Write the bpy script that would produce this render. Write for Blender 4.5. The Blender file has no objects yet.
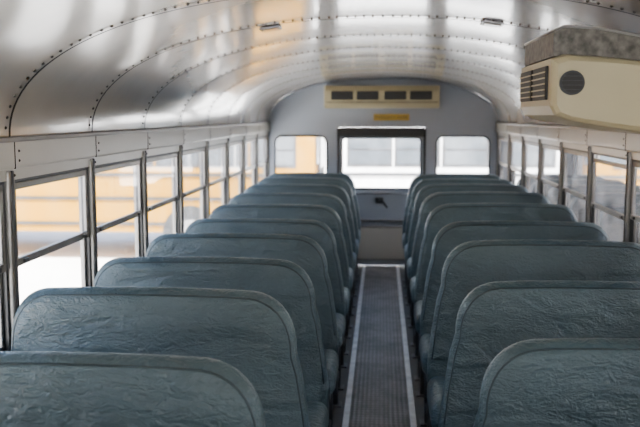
import bpy, bmesh, math, random
from mathutils import Vector, Matrix
random.seed(4)
S = bpy.context.scene
HW = 1.14; YF = -1.175; YR = 8.51; SP = 0.745
ZW0 = 0.78; ZW1 = 1.32; ZC = 1.42; ZP = 0.47; GZ = -0.95
POSTS = [2.53 + SP*k for k in range(-5, 9)]; POSTS[-1] = YR
def arch(x):
    t = min(1.0, abs(x)/HW)
    return ZC + ZP*(max(0.0, 1-t**2.2))**(1/2.2)

# ---------------- materials ----------------
def nt(name):
    m = bpy.data.materials.new(name); m.use_nodes = True
    return m, m.node_tree.nodes, m.node_tree.links, m.node_tree.nodes['Principled BSDF']
def mat(name, col, rough=0.5, metal=0.0, var=0.15, scale=6.0, bump=0.0, bscale=60.0, stretch=(1,1,1), spec=0.5, coat=0.0):
    m, N, L, b = nt(name)
    tc = N.new('ShaderNodeTexCoord'); mp = N.new('ShaderNodeMapping'); mp.inputs['Scale'].default_value = stretch
    L.new(tc.outputs['Object'], mp.inputs['Vector'])
    no = N.new('ShaderNodeTexNoise'); no.inputs['Scale'].default_value = scale; no.inputs['Detail'].default_value = 6
    L.new(mp.outputs[0], no.inputs['Vector'])
    cr = N.new('ShaderNodeValToRGB')
    cr.color_ramp.elements[0].position = 0.3; cr.color_ramp.elements[1].position = 0.7
    cr.color_ramp.elements[0].color = (*[c*(1-var) for c in col], 1)
    cr.color_ramp.elements[1].color = (*[min(1, c*(1+var)) for c in col], 1)
    L.new(no.outputs['Fac'], cr.inputs[0]); L.new(cr.outputs[0], b.inputs['Base Color'])
    b.inputs['Roughness'].default_value = rough; b.inputs['Metallic'].default_value = metal
    b.inputs['Specular IOR Level'].default_value = spec; b.inputs['Coat Weight'].default_value = coat; b.inputs['Coat Roughness'].default_value = 0.08
    if bump > 0:
        n2 = N.new('ShaderNodeTexNoise'); n2.inputs['Scale'].default_value = bscale; n2.inputs['Detail'].default_value = 4
        L.new(mp.outputs[0], n2.inputs['Vector'])
        bp = N.new('ShaderNodeBump'); bp.inputs['Strength'].default_value = bump; bp.inputs['Distance'].default_value = 0.02
        L.new(n2.outputs['Fac'], bp.inputs['Height']); L.new(bp.outputs[0], b.inputs['Normal'])
    return m

def vinyl():
    m, N, L, b = nt('vinyl_slate')
    tc = N.new('ShaderNodeTexCoord'); oi = N.new('ShaderNodeObjectInfo')
    ad = N.new('ShaderNodeVectorMath'); ad.operation = 'ADD'
    mu = N.new('ShaderNodeMath'); mu.operation = 'MULTIPLY'; mu.inputs[1].default_value = 37
    L.new(oi.outputs['Random'], mu.inputs[0]); L.new(tc.outputs['Object'], ad.inputs[0]); L.new(mu.outputs[0], ad.inputs[1])
    no = N.new('ShaderNodeTexNoise'); no.inputs['Scale'].default_value = 3.5; no.inputs['Detail'].default_value = 8
    L.new(ad.outputs[0], no.inputs['Vector'])
    cr = N.new('ShaderNodeValToRGB'); cr.color_ramp.elements[0].position = 0.3; cr.color_ramp.elements[1].position = 0.75
    cr.color_ramp.elements[0].color = (0.042, 0.074, 0.088, 1); cr.color_ramp.elements[1].color = (0.068, 0.112, 0.128, 1)
    L.new(no.outputs['Fac'], cr.inputs[0]); L.new(cr.outputs[0], b.inputs['Base Color'])
    b.inputs['Roughness'].default_value = 0.33; b.inputs['Specular IOR Level'].default_value = 0.75
    vo = N.new('ShaderNodeTexVoronoi'); vo.feature = 'DISTANCE_TO_EDGE'; vo.inputs['Scale'].default_value = 80
    L.new(ad.outputs[0], vo.inputs['Vector'])
    mp = N.new('ShaderNodeMapping'); mp.inputs['Scale'].default_value = (1, 1, 2.2); mp.inputs['Rotation'].default_value = (0, 0.5, 0)
    L.new(ad.outputs[0], mp.inputs[0])
    n2 = N.new('ShaderNodeTexNoise'); n2.inputs['Scale'].default_value = 5; n2.inputs['Detail'].default_value = 4; n2.inputs['Distortion'].default_value = 1.0
    L.new(mp.outputs[0], n2.inputs['Vector'])
    n3 = N.new('ShaderNodeTexNoise'); n3.inputs['Scale'].default_value = 20; n3.inputs['Detail'].default_value = 6; n3.inputs['Distortion'].default_value = 3
    L.new(mp.outputs[0], n3.inputs['Vector'])
    b1 = N.new('ShaderNodeBump'); b1.inputs['Strength'].default_value = 0.45; b1.inputs['Distance'].default_value = 0.004
    b2 = N.new('ShaderNodeBump'); b2.inputs['Strength'].default_value = 0.5; b2.inputs['Distance'].default_value = 0.05
    b3 = N.new('ShaderNodeBump'); b3.inputs['Strength'].default_value = 0.6; b3.inputs['Distance'].default_value = 0.011
    L.new(vo.outputs['Distance'], b1.inputs['Height']); L.new(n2.outputs['Fac'], b2.inputs['Height']); L.new(n3.outputs['Fac'], b3.inputs['Height'])
    L.new(b2.outputs[0], b3.inputs['Normal']); L.new(b3.outputs[0], b1.inputs['Normal']); L.new(b1.outputs[0], b.inputs['Normal'])
    return m

def glass(name, dust=0.08, tint=(0.93, 0.96, 0.97)):
    m, N, L, b = nt(name); N.remove(b)
    out = N['Material Output']
    tr = N.new('ShaderNodeBsdfTransparent'); tr.inputs[0].default_value = (*tint, 1)
    gl = N.new('ShaderNodeBsdfGlossy'); gl.inputs['Roughness'].default_value = 0.02
    fr = N.new('ShaderNodeFresnel'); fr.inputs[0].default_value = 1.45
    mx = N.new('ShaderNodeMixShader'); L.new(fr.outputs[0], mx.inputs[0]); L.new(tr.outputs[0], mx.inputs[1]); L.new(gl.outputs[0], mx.inputs[2])
    df = N.new('ShaderNodeBsdfTranslucent'); df.inputs[0].default_value = (0.85, 0.87, 0.9, 1)
    tc = N.new('ShaderNodeTexCoord'); no = N.new('ShaderNodeTexNoise'); no.inputs['Scale'].default_value = 5; no.inputs['Detail'].default_value = 6
    L.new(tc.outputs['Object'], no.inputs['Vector'])
    mr = N.new('ShaderNodeMapRange'); mr.inputs[1].default_value = 0.35; mr.inputs[2].default_value = 0.7
    mr.inputs[3].default_value = dust*0.4; mr.inputs[4].default_value = dust*1.8
    L.new(no.outputs['Fac'], mr.inputs[0])
    m2 = N.new('ShaderNodeMixShader'); L.new(mr.outputs[0], m2.inputs[0]); L.new(mx.outputs[0], m2.inputs[1]); L.new(df.outputs[0], m2.inputs[2])
    L.new(m2.outputs[0], out.inputs[0])
    return m

def floor_mat():
    m, N, L, b = nt('ribbed_rubber')
    tc = N.new('ShaderNodeTexCoord')
    wv = N.new('ShaderNodeTexWave'); wv.wave_type = 'BANDS'; wv.bands_direction = 'X'; wv.inputs['Scale'].default_value = 13
    wy = N.new('ShaderNodeTexWave'); wy.wave_type = 'BANDS'; wy.bands_direction = 'Y'; wy.inputs['Scale'].default_value = 9
    L.new(tc.outputs['Object'], wv.inputs['Vector']); L.new(tc.outputs['Object'], wy.inputs['Vector'])
    no = N.new('ShaderNodeTexNoise'); no.inputs['Scale'].default_value = 3; no.inputs['Detail'].default_value = 12; no.inputs['Roughness'].default_value = 0.8
    L.new(tc.outputs['Object'], no.inputs['Vector'])
    cr = N.new('ShaderNodeValToRGB'); cr.color_ramp.elements[0].position = 0.38; cr.color_ramp.elements[1].position = 0.66
    cr.color_ramp.elements[0].color = (0.10, 0.092, 0.088, 1); cr.color_ramp.elements[1].color = (0.42, 0.39, 0.37, 1)
    L.new(no.outputs['Fac'], cr.inputs[0])
    mx = N.new('ShaderNodeMixRGB'); mx.blend_type = 'MULTIPLY'; mx.inputs[0].default_value = 0.5
    L.new(cr.outputs[0], mx.inputs[1]); L.new(wv.outputs['Color'], mx.inputs[2])
    m2 = N.new('ShaderNodeMixRGB'); m2.blend_type = 'MULTIPLY'; m2.inputs[0].default_value = 0.35
    L.new(mx.outputs[0], m2.inputs[1]); L.new(wy.outputs['Color'], m2.inputs[2]); L.new(m2.outputs[0], b.inputs['Base Color'])
    b.inputs['Roughness'].default_value = 0.5
    bp = N.new('ShaderNodeBump'); bp.inputs['Strength'].default_value = 0.5; bp.inputs['Distance'].default_value = 0.004
    L.new(wv.outputs['Fac'], bp.inputs['Height']); L.new(bp.outputs[0], b.inputs['Normal'])
    return m

M = dict(
    vinyl=vinyl(), piping=mat('vinyl_piping', (0.026, 0.044, 0.052), 0.45),
    seatleg=mat('seat_frame_paint', (0.09, 0.09, 0.095), 0.4, 0.4),
    ceil=mat('ceiling_gloss_paint', (0.43, 0.38, 0.325), 0.20, 0.0, 0.08, 2.0, 0.05, 2.4, (.7, 1.5, 1), 0.85, 0.5),
    seam=mat('seam_grime', (0.022, 0.018, 0.014), 0.7, spec=0.1), rivet=mat('rivet_metal', (0.05, 0.04, 0.032), 0.5, 0.2),
    head=mat('header_paint', (0.50, 0.475, 0.43), 0.28, 0, 0.06, 2, 0.04, 5),
    wall=mat('wall_panel_grey', (0.34, 0.36, 0.38), 0.4, 0, 0.08, 3, 0.05, 8),
    rear=mat('rear_panel_bluegrey', (0.35, 0.385, 0.45), 0.4, 0, 0.06, 2.5, 0.05, 6),
    alu=mat('window_aluminium', (0.26, 0.25, 0.24), 0.38, 0.5, 0.15, 8),
    dark=mat('black_rubber', (0.02, 0.02, 0.022), 0.5), frame=mat('dark_frame', (0.035, 0.035, 0.038), 0.4),
    glass=glass('window_glass', 0.06), rglass=glass('rear_glass', 0.06), floor=floor_mat(), ufloor=mat('floor_dark', (0.08, 0.08, 0.08), 0.6),
    strip=mat('aisle_trim_aluminium', (0.80, 0.80, 0.82), 0.35, 0.1, 0.22, 12),
    cream=mat('ac_cream_plastic', (0.47, 0.41, 0.25), 0.4, 0, 0.05, 4), galv=mat('galvanised_steel', (0.11, 0.10, 0.085), 0.5, 0.4, 0.6, 45),
    vent=mat('vent_black', (0.010, 0.009, 0.008), 0.6), signy=mat('sign_yellow', (0.50, 0.33, 0.04), 0.5),
    yellow=mat('bus_yellow', (0.33, 0.155, 0.0), 0.45, 0, 0.05, 2, spec=0.15), white=mat('bus_roof_white', (0.85, 0.85, 0.85), 0.4),
    pane=mat('bus_window_dark', (0.05, 0.06, 0.07), 0.08, 0, 0.1, 2, 0, 60, (1, 1, 1), 0.8),
    tyre=mat('tyre_rubber', (0.02, 0.02, 0.02), 0.8), hub=mat('wheel_hub', (0.3, 0.3, 0.3), 0.5, 0.5),
    ground=mat('concrete_lot', (0.74, 0.72, 0.69), 0.9, 0, 0.10, 0.6, 0.2, 20),
    chrome=mat('handle_metal', (0.25, 0.25, 0.26), 0.3, 0.8), lens=mat('dome_lens', (0.12, 0.1, 0.08), 0.2),
)

# ---------------- mesh builder ----------------
class B:
    def __init__(s): s.v = []; s.f = []; s.m = []; s.mats = []; s.sm = []
    def mi(s, k):
        if k not in s.mats: s.mats.append(k)
        return s.mats.index(k)
    def add(s, vs, fs, k, smooth=False):
        o = len(s.v); s.v += [tuple(v) for v in vs]
        i = s.mi(k)
        for f in fs:
            s.f.append([a+o for a in f]); s.m.append(i); s.sm.append(smooth)
    def box(s, x0, x1, y0, y1, z0, z1, k):
        vs = [(x, y, z) for x in (x0, x1) for y in (y0, y1) for z in (z0, z1)]
        s.add(vs, [(0, 1, 3, 2), (4, 6, 7, 5), (0, 4, 5, 1), (2, 3, 7, 6), (0, 2, 6, 4), (1, 5, 7, 3)], k)
    def bbox(s, x0, x1, y0, y1, z0, z1, k, r=0.01):
        bm = bmesh.new(); bmesh.ops.create_cube(bm, size=1)
        for v in bm.verts:
            v.co = Vector(((x0+x1)/2+v.co.x*(x1-x0), (y0+y1)/2+v.co.y*(y1-y0), (z0+z1)/2+v.co.z*(z1-z0)))
        bmesh.ops.bevel(bm, geom=bm.edges[:], offset=r, segments=3, affect='EDGES', profile=0.5)
        s.bm(bm, k)
    def bm(s, bm, k, smooth=False):
        bm.verts.index_update()
        s.add([v.co[:] for v in bm.verts], [[v.index for v in f.verts] for f in bm.faces], k, smooth); bm.free()
    def prism(s, poly, axis, a0, a1, k, smooth=False):
        def P(p, a):
            return {'y': (p[0], a, p[1]), 'x': (a, p[0], p[1]), 'z': (p[0], p[1], a)}[axis]
        n = len(poly)
        vs = [P(p, a0) for p in poly]+[P(p, a1) for p in poly]
        s.add(vs, [(i, (i+1) % n, n+(i+1) % n, n+i) for i in range(n)], k, smooth)
        s.add(vs, [tuple(range(n)), tuple(range(2*n-1, n-1, -1))], k)
    def tube(s, pts, r, k, closed=False, seg=8):
        pts = [Vector(p) for p in pts]; n = len(pts); vs = []; fs = []
        for i, p in enumerate(pts):
            a = pts[(i-1) % n] if (closed or i > 0) else p
            c = pts[(i+1) % n] if (closed or i < n-1) else p
            t = (c-a).normalized()
            u = t.cross(Vector((0, 1, 0)))
            if u.length < 0.2: u = t.cross(Vector((1, 0, 0)))
            u.normalize(); w = t.cross(u)
            for j in range(seg):
                an = 2*math.pi*j/seg; vs.append(p+u*r*math.cos(an)+w*r*math.sin(an))
        for i in range(n if closed else n-1):
            for j in range(seg):
                a = i*seg+j; b_ = i*seg+(j+1) % seg; i2 = (i+1) % n
                fs.append((a, b_, i2*seg+(j+1) % seg, i2*seg+j))
        if not closed:
            fs.append(tuple(range(seg))); fs.append(tuple((n-1)*seg+j for j in range(seg)))
        s.add(vs, fs, k, True)
    def mesh(s, name):
        me = bpy.data.meshes.new(name); me.from_pydata(s.v, [], s.f)
        for k in s.mats: me.materials.append(M[k])
        me.polygons.foreach_set('material_index', s.m); me.polygons.foreach_set('use_smooth', s.sm)
        bm = bmesh.new(); bm.from_mesh(me); bmesh.ops.recalc_face_normals(bm, faces=bm.faces[:]); bm.to_mesh(me); bm.free()
        me.update(); return me
    def obj(s, name, parent=None):
        o = bpy.data.objects.new(name, s.mesh(name)); S.collection.objects.link(o)
        if parent: o.parent = parent
        return o

def rrect(x0, x1, z0, z1, r, seg=6):
    pts = []
    for cx, cz, a0 in ((x1-r, z1-r, 0), (x0+r, z1-r, 90), (x0+r, z0+r, 180), (x1-r, z0+r, 270)):
        for i in range(seg+1):
            a = math.radians(a0+90*i/seg); pts.append((cx+r*math.cos(a), cz+r*math.sin(a)))
    return pts

def pierced(b, x0, x1, zlo, topf, openings, y0, y1, k):
    """wall strip panel with rounded-rect openings"""
    xs = {x0, x1}
    n = int((x1-x0)/0.04)+1
    for i in range(n+1): xs.add(x0+(x1-x0)*i/n)
    for (a, c, z0, z1, r) in openings:
        for i in range(7):
            d = r*(1-math.cos(math.radians(90*i/6))); xs.add(a+d); xs.add(c-d)
    xs = sorted(x for x in xs if x0-1e-6 <= x <= x1+1e-6)
    def lim(o, x):
        a, c, z0, z1, r = o
        d = min(x-a, c-x); off = 0
        if d < r: off = r-math.sqrt(max(0, r*r-(r-d)**2))
        return z0+off, z1-off
    for xa, xb in zip(xs, xs[1:]):
        if xb-xa < 1e-5: continue
        mid = (xa+xb)/2
        ops = sorted([o for o in openings if o[0] < mid < o[1]], key=lambda o: o[2])
        la, lb = zlo, zlo; segs = []
        for o in ops:
            a = lim(o, xa); c = lim(o, xb)
            segs.append((la, lb, a[0], c[0])); la, lb = a[1], c[1]
        segs.append((la, lb, topf(xa), topf(xb)))
        for (p, q, r_, t) in segs:
            if r_-p < 1e-4 and t-q < 1e-4: continue
            vs = [(xa, y0, p), (xb, y0, q), (xb, y0, t), (xa, y0, r_), (xa, y1, p), (xb, y1, q), (xb, y1, t), (xa, y1, r_)]
            b.add(vs, [(0, 1, 2, 3), (7, 6, 5, 4), (0, 4, 5, 1), (3, 2, 6, 7)], k)

# ---------------- floor ----------------
b = B()
b.box(-HW-.05, HW+.05, YF-.8, YR+.06, -0.08, 0, 'ufloor')
b.obj('floor')
b = B(); b.box(-0.16, 0.16, YF+.05, YR-.05, 0.0005, 0.006, 'floor'); b.obj('aisle_runner')
for i, sx in enumerate((-1, 1)):
    b = B(); b.prism([(sx*.150, .0005), (sx*.184, .0005), (sx*.180, .010), (sx*.154, .010)], 'y', YF+.05, YR-.02, 'strip')
    b.obj('trim_%d' % (i+1))

# ---------------- side walls ----------------
for side, sx in (('left', -1), ('right', 1)):
    b = B()
    X = lambda a, c: (min(sx*a, sx*c), max(sx*a, sx*c))
    x0, x1 = X(HW, HW+.05)
    b.box(x0, x1, YF, YR, 0, ZW0-.02, 'wall')
    a0, a1 = X(HW-.012, HW+.05); b.bbox(a0, a1, YF, YR, ZW0-.035, ZW0, 'alu', .005)
    b.box(x0, x1, YF, YR, ZW1, ZC+.04, 'head')
    a0, a1 = X(HW-.02, HW+.01); b.bbox(a0, a1, YF, YR, ZW1+.035, ZC+.03, 'head', .008)
    a0, a1 = X(HW-.026, HW); b.bbox(a0, a1, YF, YR, ZC+.018, ZC+.034, 'alu', .004)
    for y in POSTS:
        a0, a1 = X(HW-.008, HW+.05); b.bbox(a0, a1, y-.024, y+.024, ZW0, ZW1+.03, 'alu', .006)
        a0, a1 = X(HW-.012, HW-.004); b.box(a0, a1, y-.005, y+.005, ZW0, ZW1+.03, 'frame')
        a0, a1 = X(HW-.0215, HW-.01); b.box(a0, a1, y-.002, y+.002, ZW1+.036, ZC+.03, 'seam')
        for zz in (ZW0+.03, ZW1+.015, ZC-.01, ZC-.04):
            bm = bmesh.new(); bmesh.ops.create_icosphere(bm, subdivisions=1, radius=.005)
            xx = HW-.02 if zz > ZW1+.03 else HW-.01
            bmesh.ops.translate(bm, verts=bm.verts, vec=(sx*xx, y+.03 if zz > ZW1+.03 else y+.014, zz)); b.bm(bm, 'rivet')
    b.obj('wall_'+side)

# ---------------- side windows ----------------
wn = 0
for side, sx in (('left', -1), ('right', 1)):
    for k in range(len(POSTS)-1):
        wn += 1
        ya, yb = POSTS[k]+.024, POSTS[k+1]-.024
        b = B()
        def bar(xa, xb, y0, y1, z0, z1, kk='alu'):
            b.bbox(min(sx*xa, sx*xb), max(sx*xa, sx*xb), y0, y1, z0, z1, kk, .003)
        drop = random.choice([0, 0, 0, .0, .02, .05]) if not (k in (5, 6)) else 0
        zm = 1.055-drop
        bar(HW+.005, HW+.035, ya, ya+.012, ZW0, ZW1, 'frame'); bar(HW+.005, HW+.035, yb-.012, yb, ZW0, ZW1, 'frame')
        bar(HW+.005, HW+.035, ya, yb, ZW1-.012, ZW1, 'frame'); bar(HW+.005, HW+.035, ya, yb, ZW0, ZW0+.012, 'frame')
        za = zm-.012
        bar(HW+.006, HW+.018, ya+.012, ya+.034, za, ZW1-.01); bar(HW+.006, HW+.018, yb-.034, yb-.012, za, ZW1-.01)
        bar(HW+.004, HW+.018, ya+.012, yb-.012, za, za+.026); bar(HW+.006, HW+.018, ya+.012, yb-.012, ZW1-.034-drop, ZW1-.012-drop)
        bar(HW+.02, HW+.032, ya+.012, ya+.03, ZW0+.012, 1.06); bar(HW+.02, HW+.032, yb-.03, yb-.012, ZW0+.012, 1.06)
        bar(HW+.02, HW+.032, ya+.012, yb-.012, 1.04, 1.06); bar(HW+.02, HW+.032, ya+.012, yb-.012, ZW0+.012, ZW0+.03)
        for yy in (ya+.06, yb-.09):
            bar(HW-.004, HW+.006, yy, yy+.03, za+.006, za+.02, 'frame')
        b.add([(sx*(HW+.012), ya+.03, za+.02), (sx*(HW+.012), yb-.03, za+.02), (sx*(HW+.012), yb-.03, ZW1-.03-drop), (sx*(HW+.012), ya+.03, ZW1-.03-drop)], [(0, 1, 2, 3)], 'glass')
        b.add([(sx*(HW+.026), ya+.025, ZW0+.025), (sx*(HW+.026), yb-.025, ZW0+.025), (sx*(HW+.026), yb-.025, 1.045), (sx*(HW+.026), ya+.025, 1.045)], [(0, 1, 2, 3)], 'glass')
        b.obj('window_%d' % wn)

# ---------------- ceiling ----------------
def archpts(n=64, off=0.0):
    pts = []
    for i in range(n+1):
        a = math.pi*i/n
        c, s_ = math.cos(a), math.sin(a)
        e = 2/2.2
        x = (HW-off)*math.copysign(abs(c)**e, c); z = ZC+.03+(ZP-.03-off)*s_**e
        pts.append((x, z))
    return pts
b = B()
inn = archpts(); out = archpts(off=-.06)
n = len(inn)
ys = [y for y in POSTS]
for y0, y1 in zip(ys, ys[1:]):
    st = 6; vs = []; fs = []
    for j in range(st+1):
        t = j/st; sag = .003*math.sin(math.pi*t)
        for (xo, zo) in archpts(off=sag): vs.append((xo, y0+(y1-y0)*t, zo))
    for j in range(st):
        for i in range(n-1): fs.append((j*n+i, j*n+i+1, (j+1)*n+i+1, (j+1)*n+i))
    b.add(vs, fs, 'ceil', True)
vs = [(x, YF, z) for x, z in out]+[(x, YR+.06, z) for x, z in out]
b.add(vs, [(i, i+1, n+i+1, n+i) for i in range(n-1)], 'white', True)
for y in POSTS:
    arc = archpts(off=.006)
    vs = [(x, y-.007, z) for x, z in arc]+[(x, y+.007, z) for x, z in arc]
    b.add(vs, [(i, i+1, n+i+1, n+i) for i in range(n-1)], 'seam', True)
    fine = archpts(400, .001)
    L = 0; last = fine[0]; tgt = .02
    for p in fine[1:]:
        L += math.hypot(p[0]-last[0], p[1]-last[1]); last = p
        if L >= tgt:
            tgt += .034
            bm = bmesh.new(); bmesh.ops.create_icosphere(bm, subdivisions=1, radius=.0055)
            bmesh.ops.translate(bm, verts=bm.verts, vec=(p[0], y-.018, p[1])); b.bm(bm, 'rivet', True)
b.obj('ceiling')

for x, y in ((-.44, 3.38), (.41, 3.30)):
    z = arch(x)
    b = B(); sl = math.atan2(arch(x+.01)-arch(x-.01), .02)
    b.bbox(-.040, .040, -.050, .050, -.005, .002, 'chrome', .002)
    b.bbox(-.032, .032, -.040, .040, -.009, -.004, 'lens', .002)
    o = b.obj('dome_light'); o.location = (x, y, z-.004); o.rotation_euler = (0, -sl, 0)

# ---------------- rear wall ----------------
b = B()
WL = (-1.07, -.55, .76, 1.31, .07); WR = (.54, 1.06, .76, 1.31, .07)
pierced(b, -HW, HW, 0, lambda x: arch(x)+.01, [WL, WR, (-.44, .43, -.01, 1.40, .02)], YR, YR+.05, 'rear')
b.tube([(x, YR-.006, z-.004) for x, z in archpts(48, .008)], .010, 'rear')
b.obj('wall_rear')
for i, o_ in enumerate((WL, WR)):
    wn += 1
    b = B(); pts = rrect(o_[0], o_[1], o_[2], o_[3], o_[4])
    b.tube([(x, YR-.004, z) for x, z in pts], .009, 'frame', True)
    b.add([(x, YR+.03, z) for x, z in pts], [tuple(range(len(pts)))], 'rglass')
    b.obj('window_%d' % wn)
# emergency door
b = B()
DW = (-.395, .385, .79, 1.295, .04)
pierced(b, -.43, .42, .01, lambda x: 1.31, [DW], YR+.005, YR+.04, 'rear')
pts = rrect(*DW); b.tube([(x, YR, z) for x, z in pts], .009, 'frame', True)
b.add([(x, YR+.025, z) for x, z in pts], [tuple(range(len(pts)))], 'rglass')
pts = rrect(-.30, .29, .07, .40, .04); b.tube([(x, YR+.002, z) for x, z in pts], .010, 'alu', True)
b.prism(pts, 'y', YR-.004, YR+.006, 'head')
b.bbox(-.43, .42, YR-.03, YR+.04, 1.305, 1.398, 'dark', .008)
b.tube([(-.435, YR-.004, .01), (-.435, YR-.004, 1.39)], .012, 'frame'); b.tube([(.425, YR-.004, .01), (.425, YR-.004, 1.39)], .012, 'frame')
b.bbox(-.06, .02, YR-.03, YR+.006, .64, .70, 'frame', .01)
b.tube([(-.03, YR-.04, .68), (.02, YR-.055, .66), (.06, YR-.055, .60)], .010, 'frame')
b.tube([(-.36, YR-.02, .74), (.36, YR-.02, .74)], .008, 'chrome')
b.bbox(-.30, .30, YR-.02, YR+.006, .455, .475, 'chrome', .005)
b.obj('door_1')
b = B(); b.bbox(-.085, .27, YR-.016, YR-.001, 1.465, 1.53, 'signy', .004); sg = b.obj('emergency_door_sign')
cu = bpy.data.curves.new('sign_text', 'FONT'); cu.body = 'EMERGENCY DOOR'; cu.size = .036; cu.align_x = 'CENTER'; cu.align_y = 'CENTER'; cu.extrude = .0005
t = bpy.data.objects.new('sign_text', cu); S.collection.objects.link(t); cu.materials.append(M['dark'])
t.location = (.092, YR-.0175, 1.497); t.rotation_euler = (math.pi/2, 0, 0); t.parent = sg

# rear AC unit
b = B()
Y0 = YR-.26
prof = [(YR-.002, 1.585), (Y0+.03, 1.585), (Y0, 1.61), (Y0-.01, 1.66), (Y0, 1.75), (Y0+.05, 1.80), (YR-.002, 1.81)]
b.prism(prof, 'x', -.55, .54, 'cream')
b.bbox(-.56, -.545, Y0+.0, YR-.004, 1.59, 1.80, 'cream', .006); b.bbox(.535, .55, Y0, YR-.004, 1.59, 1.80, 'cream', .006)
for xa in (-.49, -.245, .02, .265):
    b.bbox(xa, xa+.21, Y0-.014, Y0+.03, 1.665, 1.748, 'vent', .006)
    for i in range(3): b.box(xa+.005, xa+.205, Y0-.018, Y0-.012, 1.684+i*.02, 1.687+i*.02, 'frame')
b.box(-.54, .53, Y0-.012, Y0-.006, 1.638, 1.646, 'galv')
b.obj('air_conditioner')
# front right AC unit (box along right cove)
b = B(); y0, y1 = 2.38, 2.87
XL = .456
cr_ = [(XL, 1.545), (XL+.012, 1.520), (.50, 1.506), (.56, 1.494), (.72, 1.468), (.90, 1.456), (1.09, 1.456), (1.09, 1.62), (.90, 1.645), (.72, 1.662), (.62, 1.674), (.49, 1.684), (XL, 1.672)]
b.prism(cr_, 'y', y0, y1, 'cream')
inner = [((x-.78)*.955+.78, (z-1.57)*.84+1.57) for x, z in cr_]
mid = [((x-.78)*.985+.78, (z-1.57)*.95+1.57) for x, z in cr_]
nn = len(cr_)
vs = [(x, y0, z) for x, z in cr_]+[(x, y0-.014, z) for x, z in mid]+[(x, y0-.024, z) for x, z in inner]
b.add(vs, [(r*nn+i, r*nn+(i+1) % nn, (r+1)*nn+(i+1) % nn, (r+1)*nn+i) for r in (0, 1) for i in range(nn)]+[tuple(range(2*nn, 3*nn))], 'cream')
gp = [(XL+.008, 1.680), (XL+.008, 1.748), (.49, 1.760), (.58, 1.754), (.72, 1.728), (.85, 1.690), (1.0, 1.63), (1.04, 1.58), (.9, 1.64), (.72, 1.66)]
b.prism(gp, 'y', y0+.012, y1-.01, 'galv')
b.tube([(x, y0+.012, z) for x, z in gp[1:7]], .004, 'alu')
b.tube([(XL+.008, y0+.012, 1.748), (XL+.008, y1-.01, 1.748)], .004, 'alu')
for ya in (y0+.03, y0+.26):
    b.bbox(XL-.008, XL+.005, ya, ya+.20, 1.562, 1.655, 'vent', .004)
    for i in range(5): b.box(XL-.012, XL+.002, ya+.004, ya+.196, 1.572+i*.016, 1.5755+i*.016, 'cream')
VX = .508; VZ = 1.606
def ring(r, ya, yb, kk):
    b.prism([(VX+r*math.cos(t*math.pi/16), VZ+r*math.sin(t*math.pi/16)) for t in range(32)], 'y', ya, yb, kk, True)
ring(.033, y0-.034, y0+.01, 'dark'); ring(.028, y0-.036, y0-.030, 'vent')
for i in range(4):
    z = VZ-.018+i*.012; w = math.sqrt(.028**2-(z-VZ)**2)
    b.box(VX-w, VX+w, y0-.040, y0-.035, z-.0008, z+.0008, 'dark')
b.obj('air_conditioner')

# ---------------- front bulkhead (behind the viewer) ----------------
b = B()
pierced(b, -HW, HW, 0, lambda x: arch(x)+.01, [(-.98, -.04, .75, 1.55, .08), (.04, .98, .75, 1.55, .08)], YF-.05, YF, 'wall')
b.obj('wall_front')
b = B()
for a in ((-.98, -.04, .75, 1.55, .08), (.04, .98, .75, 1.55, .08)):
    pts = rrect(*a); b.tube([(x, YF+.004, z) for x, z in pts], .014, 'dark', True)
    b.add([(x, YF-.025, z) for x, z in pts], [tuple(range(len(pts)))], 'rglass')
b.obj('windshield')

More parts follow.
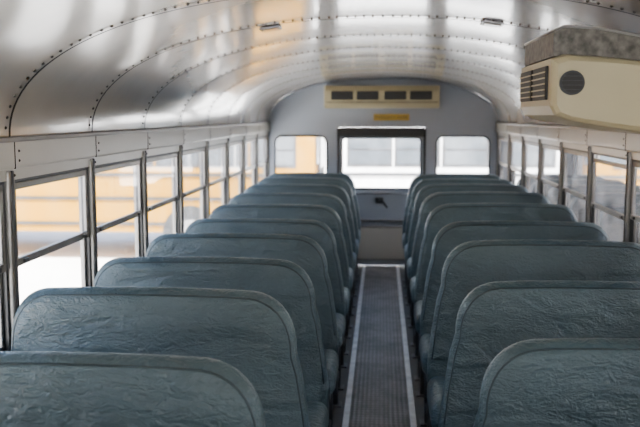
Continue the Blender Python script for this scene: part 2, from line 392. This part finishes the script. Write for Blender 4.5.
# ---------------- seats ----------------
def outline():
    pts = []
    def arcp(cx, cz, rx, rz, a0, a1, n):
        for i in range(n+1):
            a = math.radians(a0+(a1-a0)*i/n)
            c, s_ = math.cos(a), math.sin(a)
            pts.append((cx+rx*math.copysign(abs(c)**.87, c), cz+rz*math.copysign(abs(s_)**.87, s_)))
    pts.append((0.0, .36)); pts.append((0.0, .50)); pts.append((-.015, .62)); pts.append((-.035, .74))
    arcp(-.052-.16, .80, .16, .175, 0, 82, 9)
    for i in range(1, 9): pts.append((-.21-.56*i/9, .976+.004*math.sin(math.pi*i/9)))
    arcp(-.925+.13, .82, .13, .155, 98, 180, 9)
    pts += [(-.93, .70), (-.935, .55), (-.935, .36)]
    for i in range(1, 8): pts.append((-.935+.935*i/8, .355))
    return pts
def seat_mesh():
    b = B(); o = outline(); cx, cz = -.465, .66; hw, hh = .465, .315; T = .042
    n = len(o)
    def tilt(x, y, z): return (x, y+(z-.42)*.10, z)
    prof = [(T*(1-math.cos(math.radians(a))), T*math.sin(math.radians(a))) for a in (15, 30, 45, 60, 75, 90)]
    extra = [(.08, T+.004), (.13, T+.009), (.20, T+.013), (.27, T+.014)]
    def rg(d, y):
        return [tilt(cx+(x-cx)*(1-d/hw), y, cz+(z-cz)*(1-d/hh)) for x, z in o]
    front = [rg(d, -y) for d, y in prof+extra]; back = [rg(d, y*.9) for d, y in prof+extra]
    allr = front[::-1]+[rg(0, 0)]+back
    vs = [p for r in allr for p in r]; fs = []
    for j in range(len(allr)-1):
        for i in range(n): fs.append((j*n+i, j*n+(i+1) % n, (j+1)*n+(i+1) % n, (j+1)*n+i))
    fs.append(tuple(range(n))); fs.append(tuple((len(allr)-1)*n+i for i in range(n)))
    b.add(vs, fs, 'vinyl', True)
    for sgn in (-1, 1):
        pl = [tilt(cx+(x-cx)*(1-.017/hw), sgn*.032, cz+(z-cz)*(1-.017/hh)) for x, z in o[1:34]]
        b.tube(pl, .0034, 'piping', False, 6)
    def cush(x0, x1, y0, y1, z0, z1, r, kk):
        bm = bmesh.new(); bmesh.ops.create_cube(bm, size=1)
        for v in bm.verts: v.co = Vector(((x0+x1)/2+v.co.x*(x1-x0), (y0+y1)/2+v.co.y*(y1-y0), (z0+z1)/2+v.co.z*(z1-z0)))
        bmesh.ops.bevel(bm, geom=bm.edges[:], offset=r, segments=5, affect='EDGES', profile=.5)
        b.bm(bm, kk, True)
    cush(-.93, .005, -.40, -.03, .33, .455, .045, 'vinyl')
    b.box(-.90, -.02, -.36, .0, .30, .345, 'seatleg')
    for y in (-.32, -.04):
        b.tube([(-.04, y, .008), (-.04, y, .31)], .016, 'seatleg'); b.bbox(-.075, -.005, y-.04, y+.04, 0, .01, 'seatleg', .002)
    b.tube([(-.04, -.32, .10), (-.04, -.04, .10)], .012, 'seatleg')
    b.tube([(-.04, -.32, .30), (-.92, -.32, .30)], .014, 'seatleg'); b.tube([(-.04, -.04, .30), (-.92, -.04, .30)], .014, 'seatleg')
    b.tube([(-.91, -.32, .30), (-.91, -.32, .008)], .014, 'seatleg')
    b.tube([(-.91, -.04, .30), (-.91, -.04, .008)], .014, 'seatleg')
    return b.mesh('bus_seat')
sm = seat_mesh()
left = [(1.05, 1.0), (1.74, .996), (2.42, 1.004), (3.14, .976), (3.88, .966), (4.65, .942), (5.35, .951), (6.03, .96), (6.70, .972), (7.40, .975), (8.05, .972)]
right = [(1.30, .98), (2.04, .972), (2.74, .980), (3.43, 1.015), (4.13, 1.006), (4.85, 1.020), (5.58, 1.020), (6.35, 1.01), (7.08, .995), (7.78, .985)]
for L_, sx in ((left, 1), (right, -1)):
    for y, top in L_:
        o = bpy.data.objects.new('bus_seat', sm); S.collection.objects.link(o)
        o.location = (-sx*.195, y, .001); o.scale = (sx, 1, top/.98); o.rotation_euler = (random.uniform(-.006, .006), 0, random.uniform(-.004, .004))

# ---------------- exterior ----------------
b = B(); b.add([(-150, -80, GZ), (150, -80, GZ), (150, 220, GZ), (-150, 220, GZ)], [(0, 1, 2, 3)], 'ground'); b.obj('parking_lot_ground')
def ext_bus(body, nm):
    b = B(); w = 1.2; L = 9.0
    prof = [(-w, .5), (-w, 2.25)]
    for i in range(1, 12):
        a = math.pi-math.pi*i/12; prof.append((w*math.copysign(abs(math.cos(a))**.8, math.cos(a)), 2.25+.6*math.sin(a)**.8))
    prof += [(w, 2.25), (w, .5)]
    lo = [(-w, .5), (-w, 2.30), (w, 2.30), (w, .5)]
    b.prism(lo, 'y', 0, L, body)
    b.prism([(x*1.005, z+.05) for x, z in prof if z > 2.2], 'y', -.03, L+.03, 'white', False)
    b.prism([(-1.5, .55), (-1.5, 1.30), (-1.35, 1.42), (0, 1.58), (0, .55)], 'x', -.85, .85, body)
    b.bbox(-.55, .55, -1.54, -1.49, .75, 1.2, 'dark', .01)
    b.bbox(-1.1, 1.1, -1.7, -1.5, .45, .72, 'dark', .02)
    for sx in (-1, 1):
        for i in range(10):
            y = .75+i*.80
            b.box(min(sx*w, sx*(w+.012)), max(sx*w, sx*(w+.012)), y-.03, y+.74, 1.60, 2.18, 'frame')
            b.box(min(sx*w, sx*(w+.02)), max(sx*w, sx*(w+.02)), y+.02, y+.69, 1.65, 1.87, 'pane')
            b.box(min(sx*w, sx*(w+.02)), max(sx*w, sx*(w+.02)), y+.02, y+.69, 1.91, 2.14, 'pane')
        for z in (.62, 1.05, 1.45):
            b.box(min(sx*w, sx*(w+.03)), max(sx*w, sx*(w+.03)), .1, L, z, z+.05, 'dark')
        for y in (-.75, 6.9):
            for r, t0, t1, kk in ((.48, w-.28, w+.01, 'tyre'), (.24, w, w+.03, 'hub')):
                b.prism([(y+r*math.cos(q*math.pi/14), .48+r*math.sin(q*math.pi/14)) for q in range(28)], 'x', sx*t0, sx*t1, kk)
        b.prism([(-1.25, .9), (-1.05, 1.08), (-.45, 1.08), (-.25, .9)], 'x', sx*.85, sx*1.15, body)
        b.box(min(sx*.7, sx*1.0), max(sx*.7, sx*1.0), L, L+.03, 1.65, 2.15, 'pane')
        b.box(min(sx*.05, sx*1.05), max(sx*.05, sx*1.05), -.02, 0, 1.62, 2.2, 'pane')
    b.box(-.45, .45, L, L+.03, .6, 2.2, 'frame'); b.box(-.38, .38, L, L+.04, 1.55, 2.1, 'pane'); b.box(-.38, .38, L, L+.04, .7, 1.45, body)
    return b.mesh(nm)
ybus = ext_bus('yellow', 'school_bus'); wbus = ext_bus('white', 'shuttle_bus')
def put(me, nm, x, y, r):
    o = bpy.data.objects.new(nm, me); S.collection.objects.link(o); o.location = (x, y, GZ); o.rotation_euler = (0, 0, math.radians(r))
for x, y, r in ((-5.4, .0, 8), (-9.5, 20, 30), (-9.5, 36, 20), (-14.5, 6, 5), (-21, 24, 10), (-7, 54, 0),
                (3.9, 1.6, -4), (8.8, 21, -12), (9.0, 36, -15), (12, 7, 0), (18, 24, -5), (8, 54, 8),
                (-10.1, 15.2, -90), (-3, 72, 88)):
    put(ybus, 'school_bus', x, y, r)
put(wbus, 'shuttle_bus', 8.1, 15.6, 90)

# ---------------- light ----------------
W = bpy.data.worlds.new('World'); S.world = W; W.use_nodes = True
N = W.node_tree.nodes; L = W.node_tree.links; bg = N['Background']
sky = N.new('ShaderNodeTexSky'); sky.sky_type = 'NISHITA'; sky.sun_disc = False; sky.sun_elevation = math.radians(50); sky.sun_rotation = math.radians(150)
sky.air_density = 1.0; sky.dust_density = 3.0
L.new(sky.outputs[0], bg.inputs[0]); bg.inputs[1].default_value = 1.3
su = bpy.data.lights.new('sun', 'SUN'); su.energy = 66; su.angle = math.radians(2); su.color = (1, .975, .94)
so = bpy.data.objects.new('sun', su); S.collection.objects.link(so)
d = Vector((.05, .70, -1.3)).normalized()
so.rotation_euler = d.to_track_quat('-Z', 'Y').to_euler()

# ---------------- camera ----------------
cam = bpy.data.cameras.new('camera'); co = bpy.data.objects.new('camera', cam); S.collection.objects.link(co)
co.location = (0, 0, 1.52); co.rotation_euler = (math.radians(90-6.61), 0, math.radians(4.15))
cam.lens = 36*850/640; cam.sensor_width = 36; cam.clip_start = .05; cam.clip_end = 500
cam.dof.use_dof = True; cam.dof.focus_distance = 2.7; cam.dof.aperture_fstop = 4.0
S.camera = co
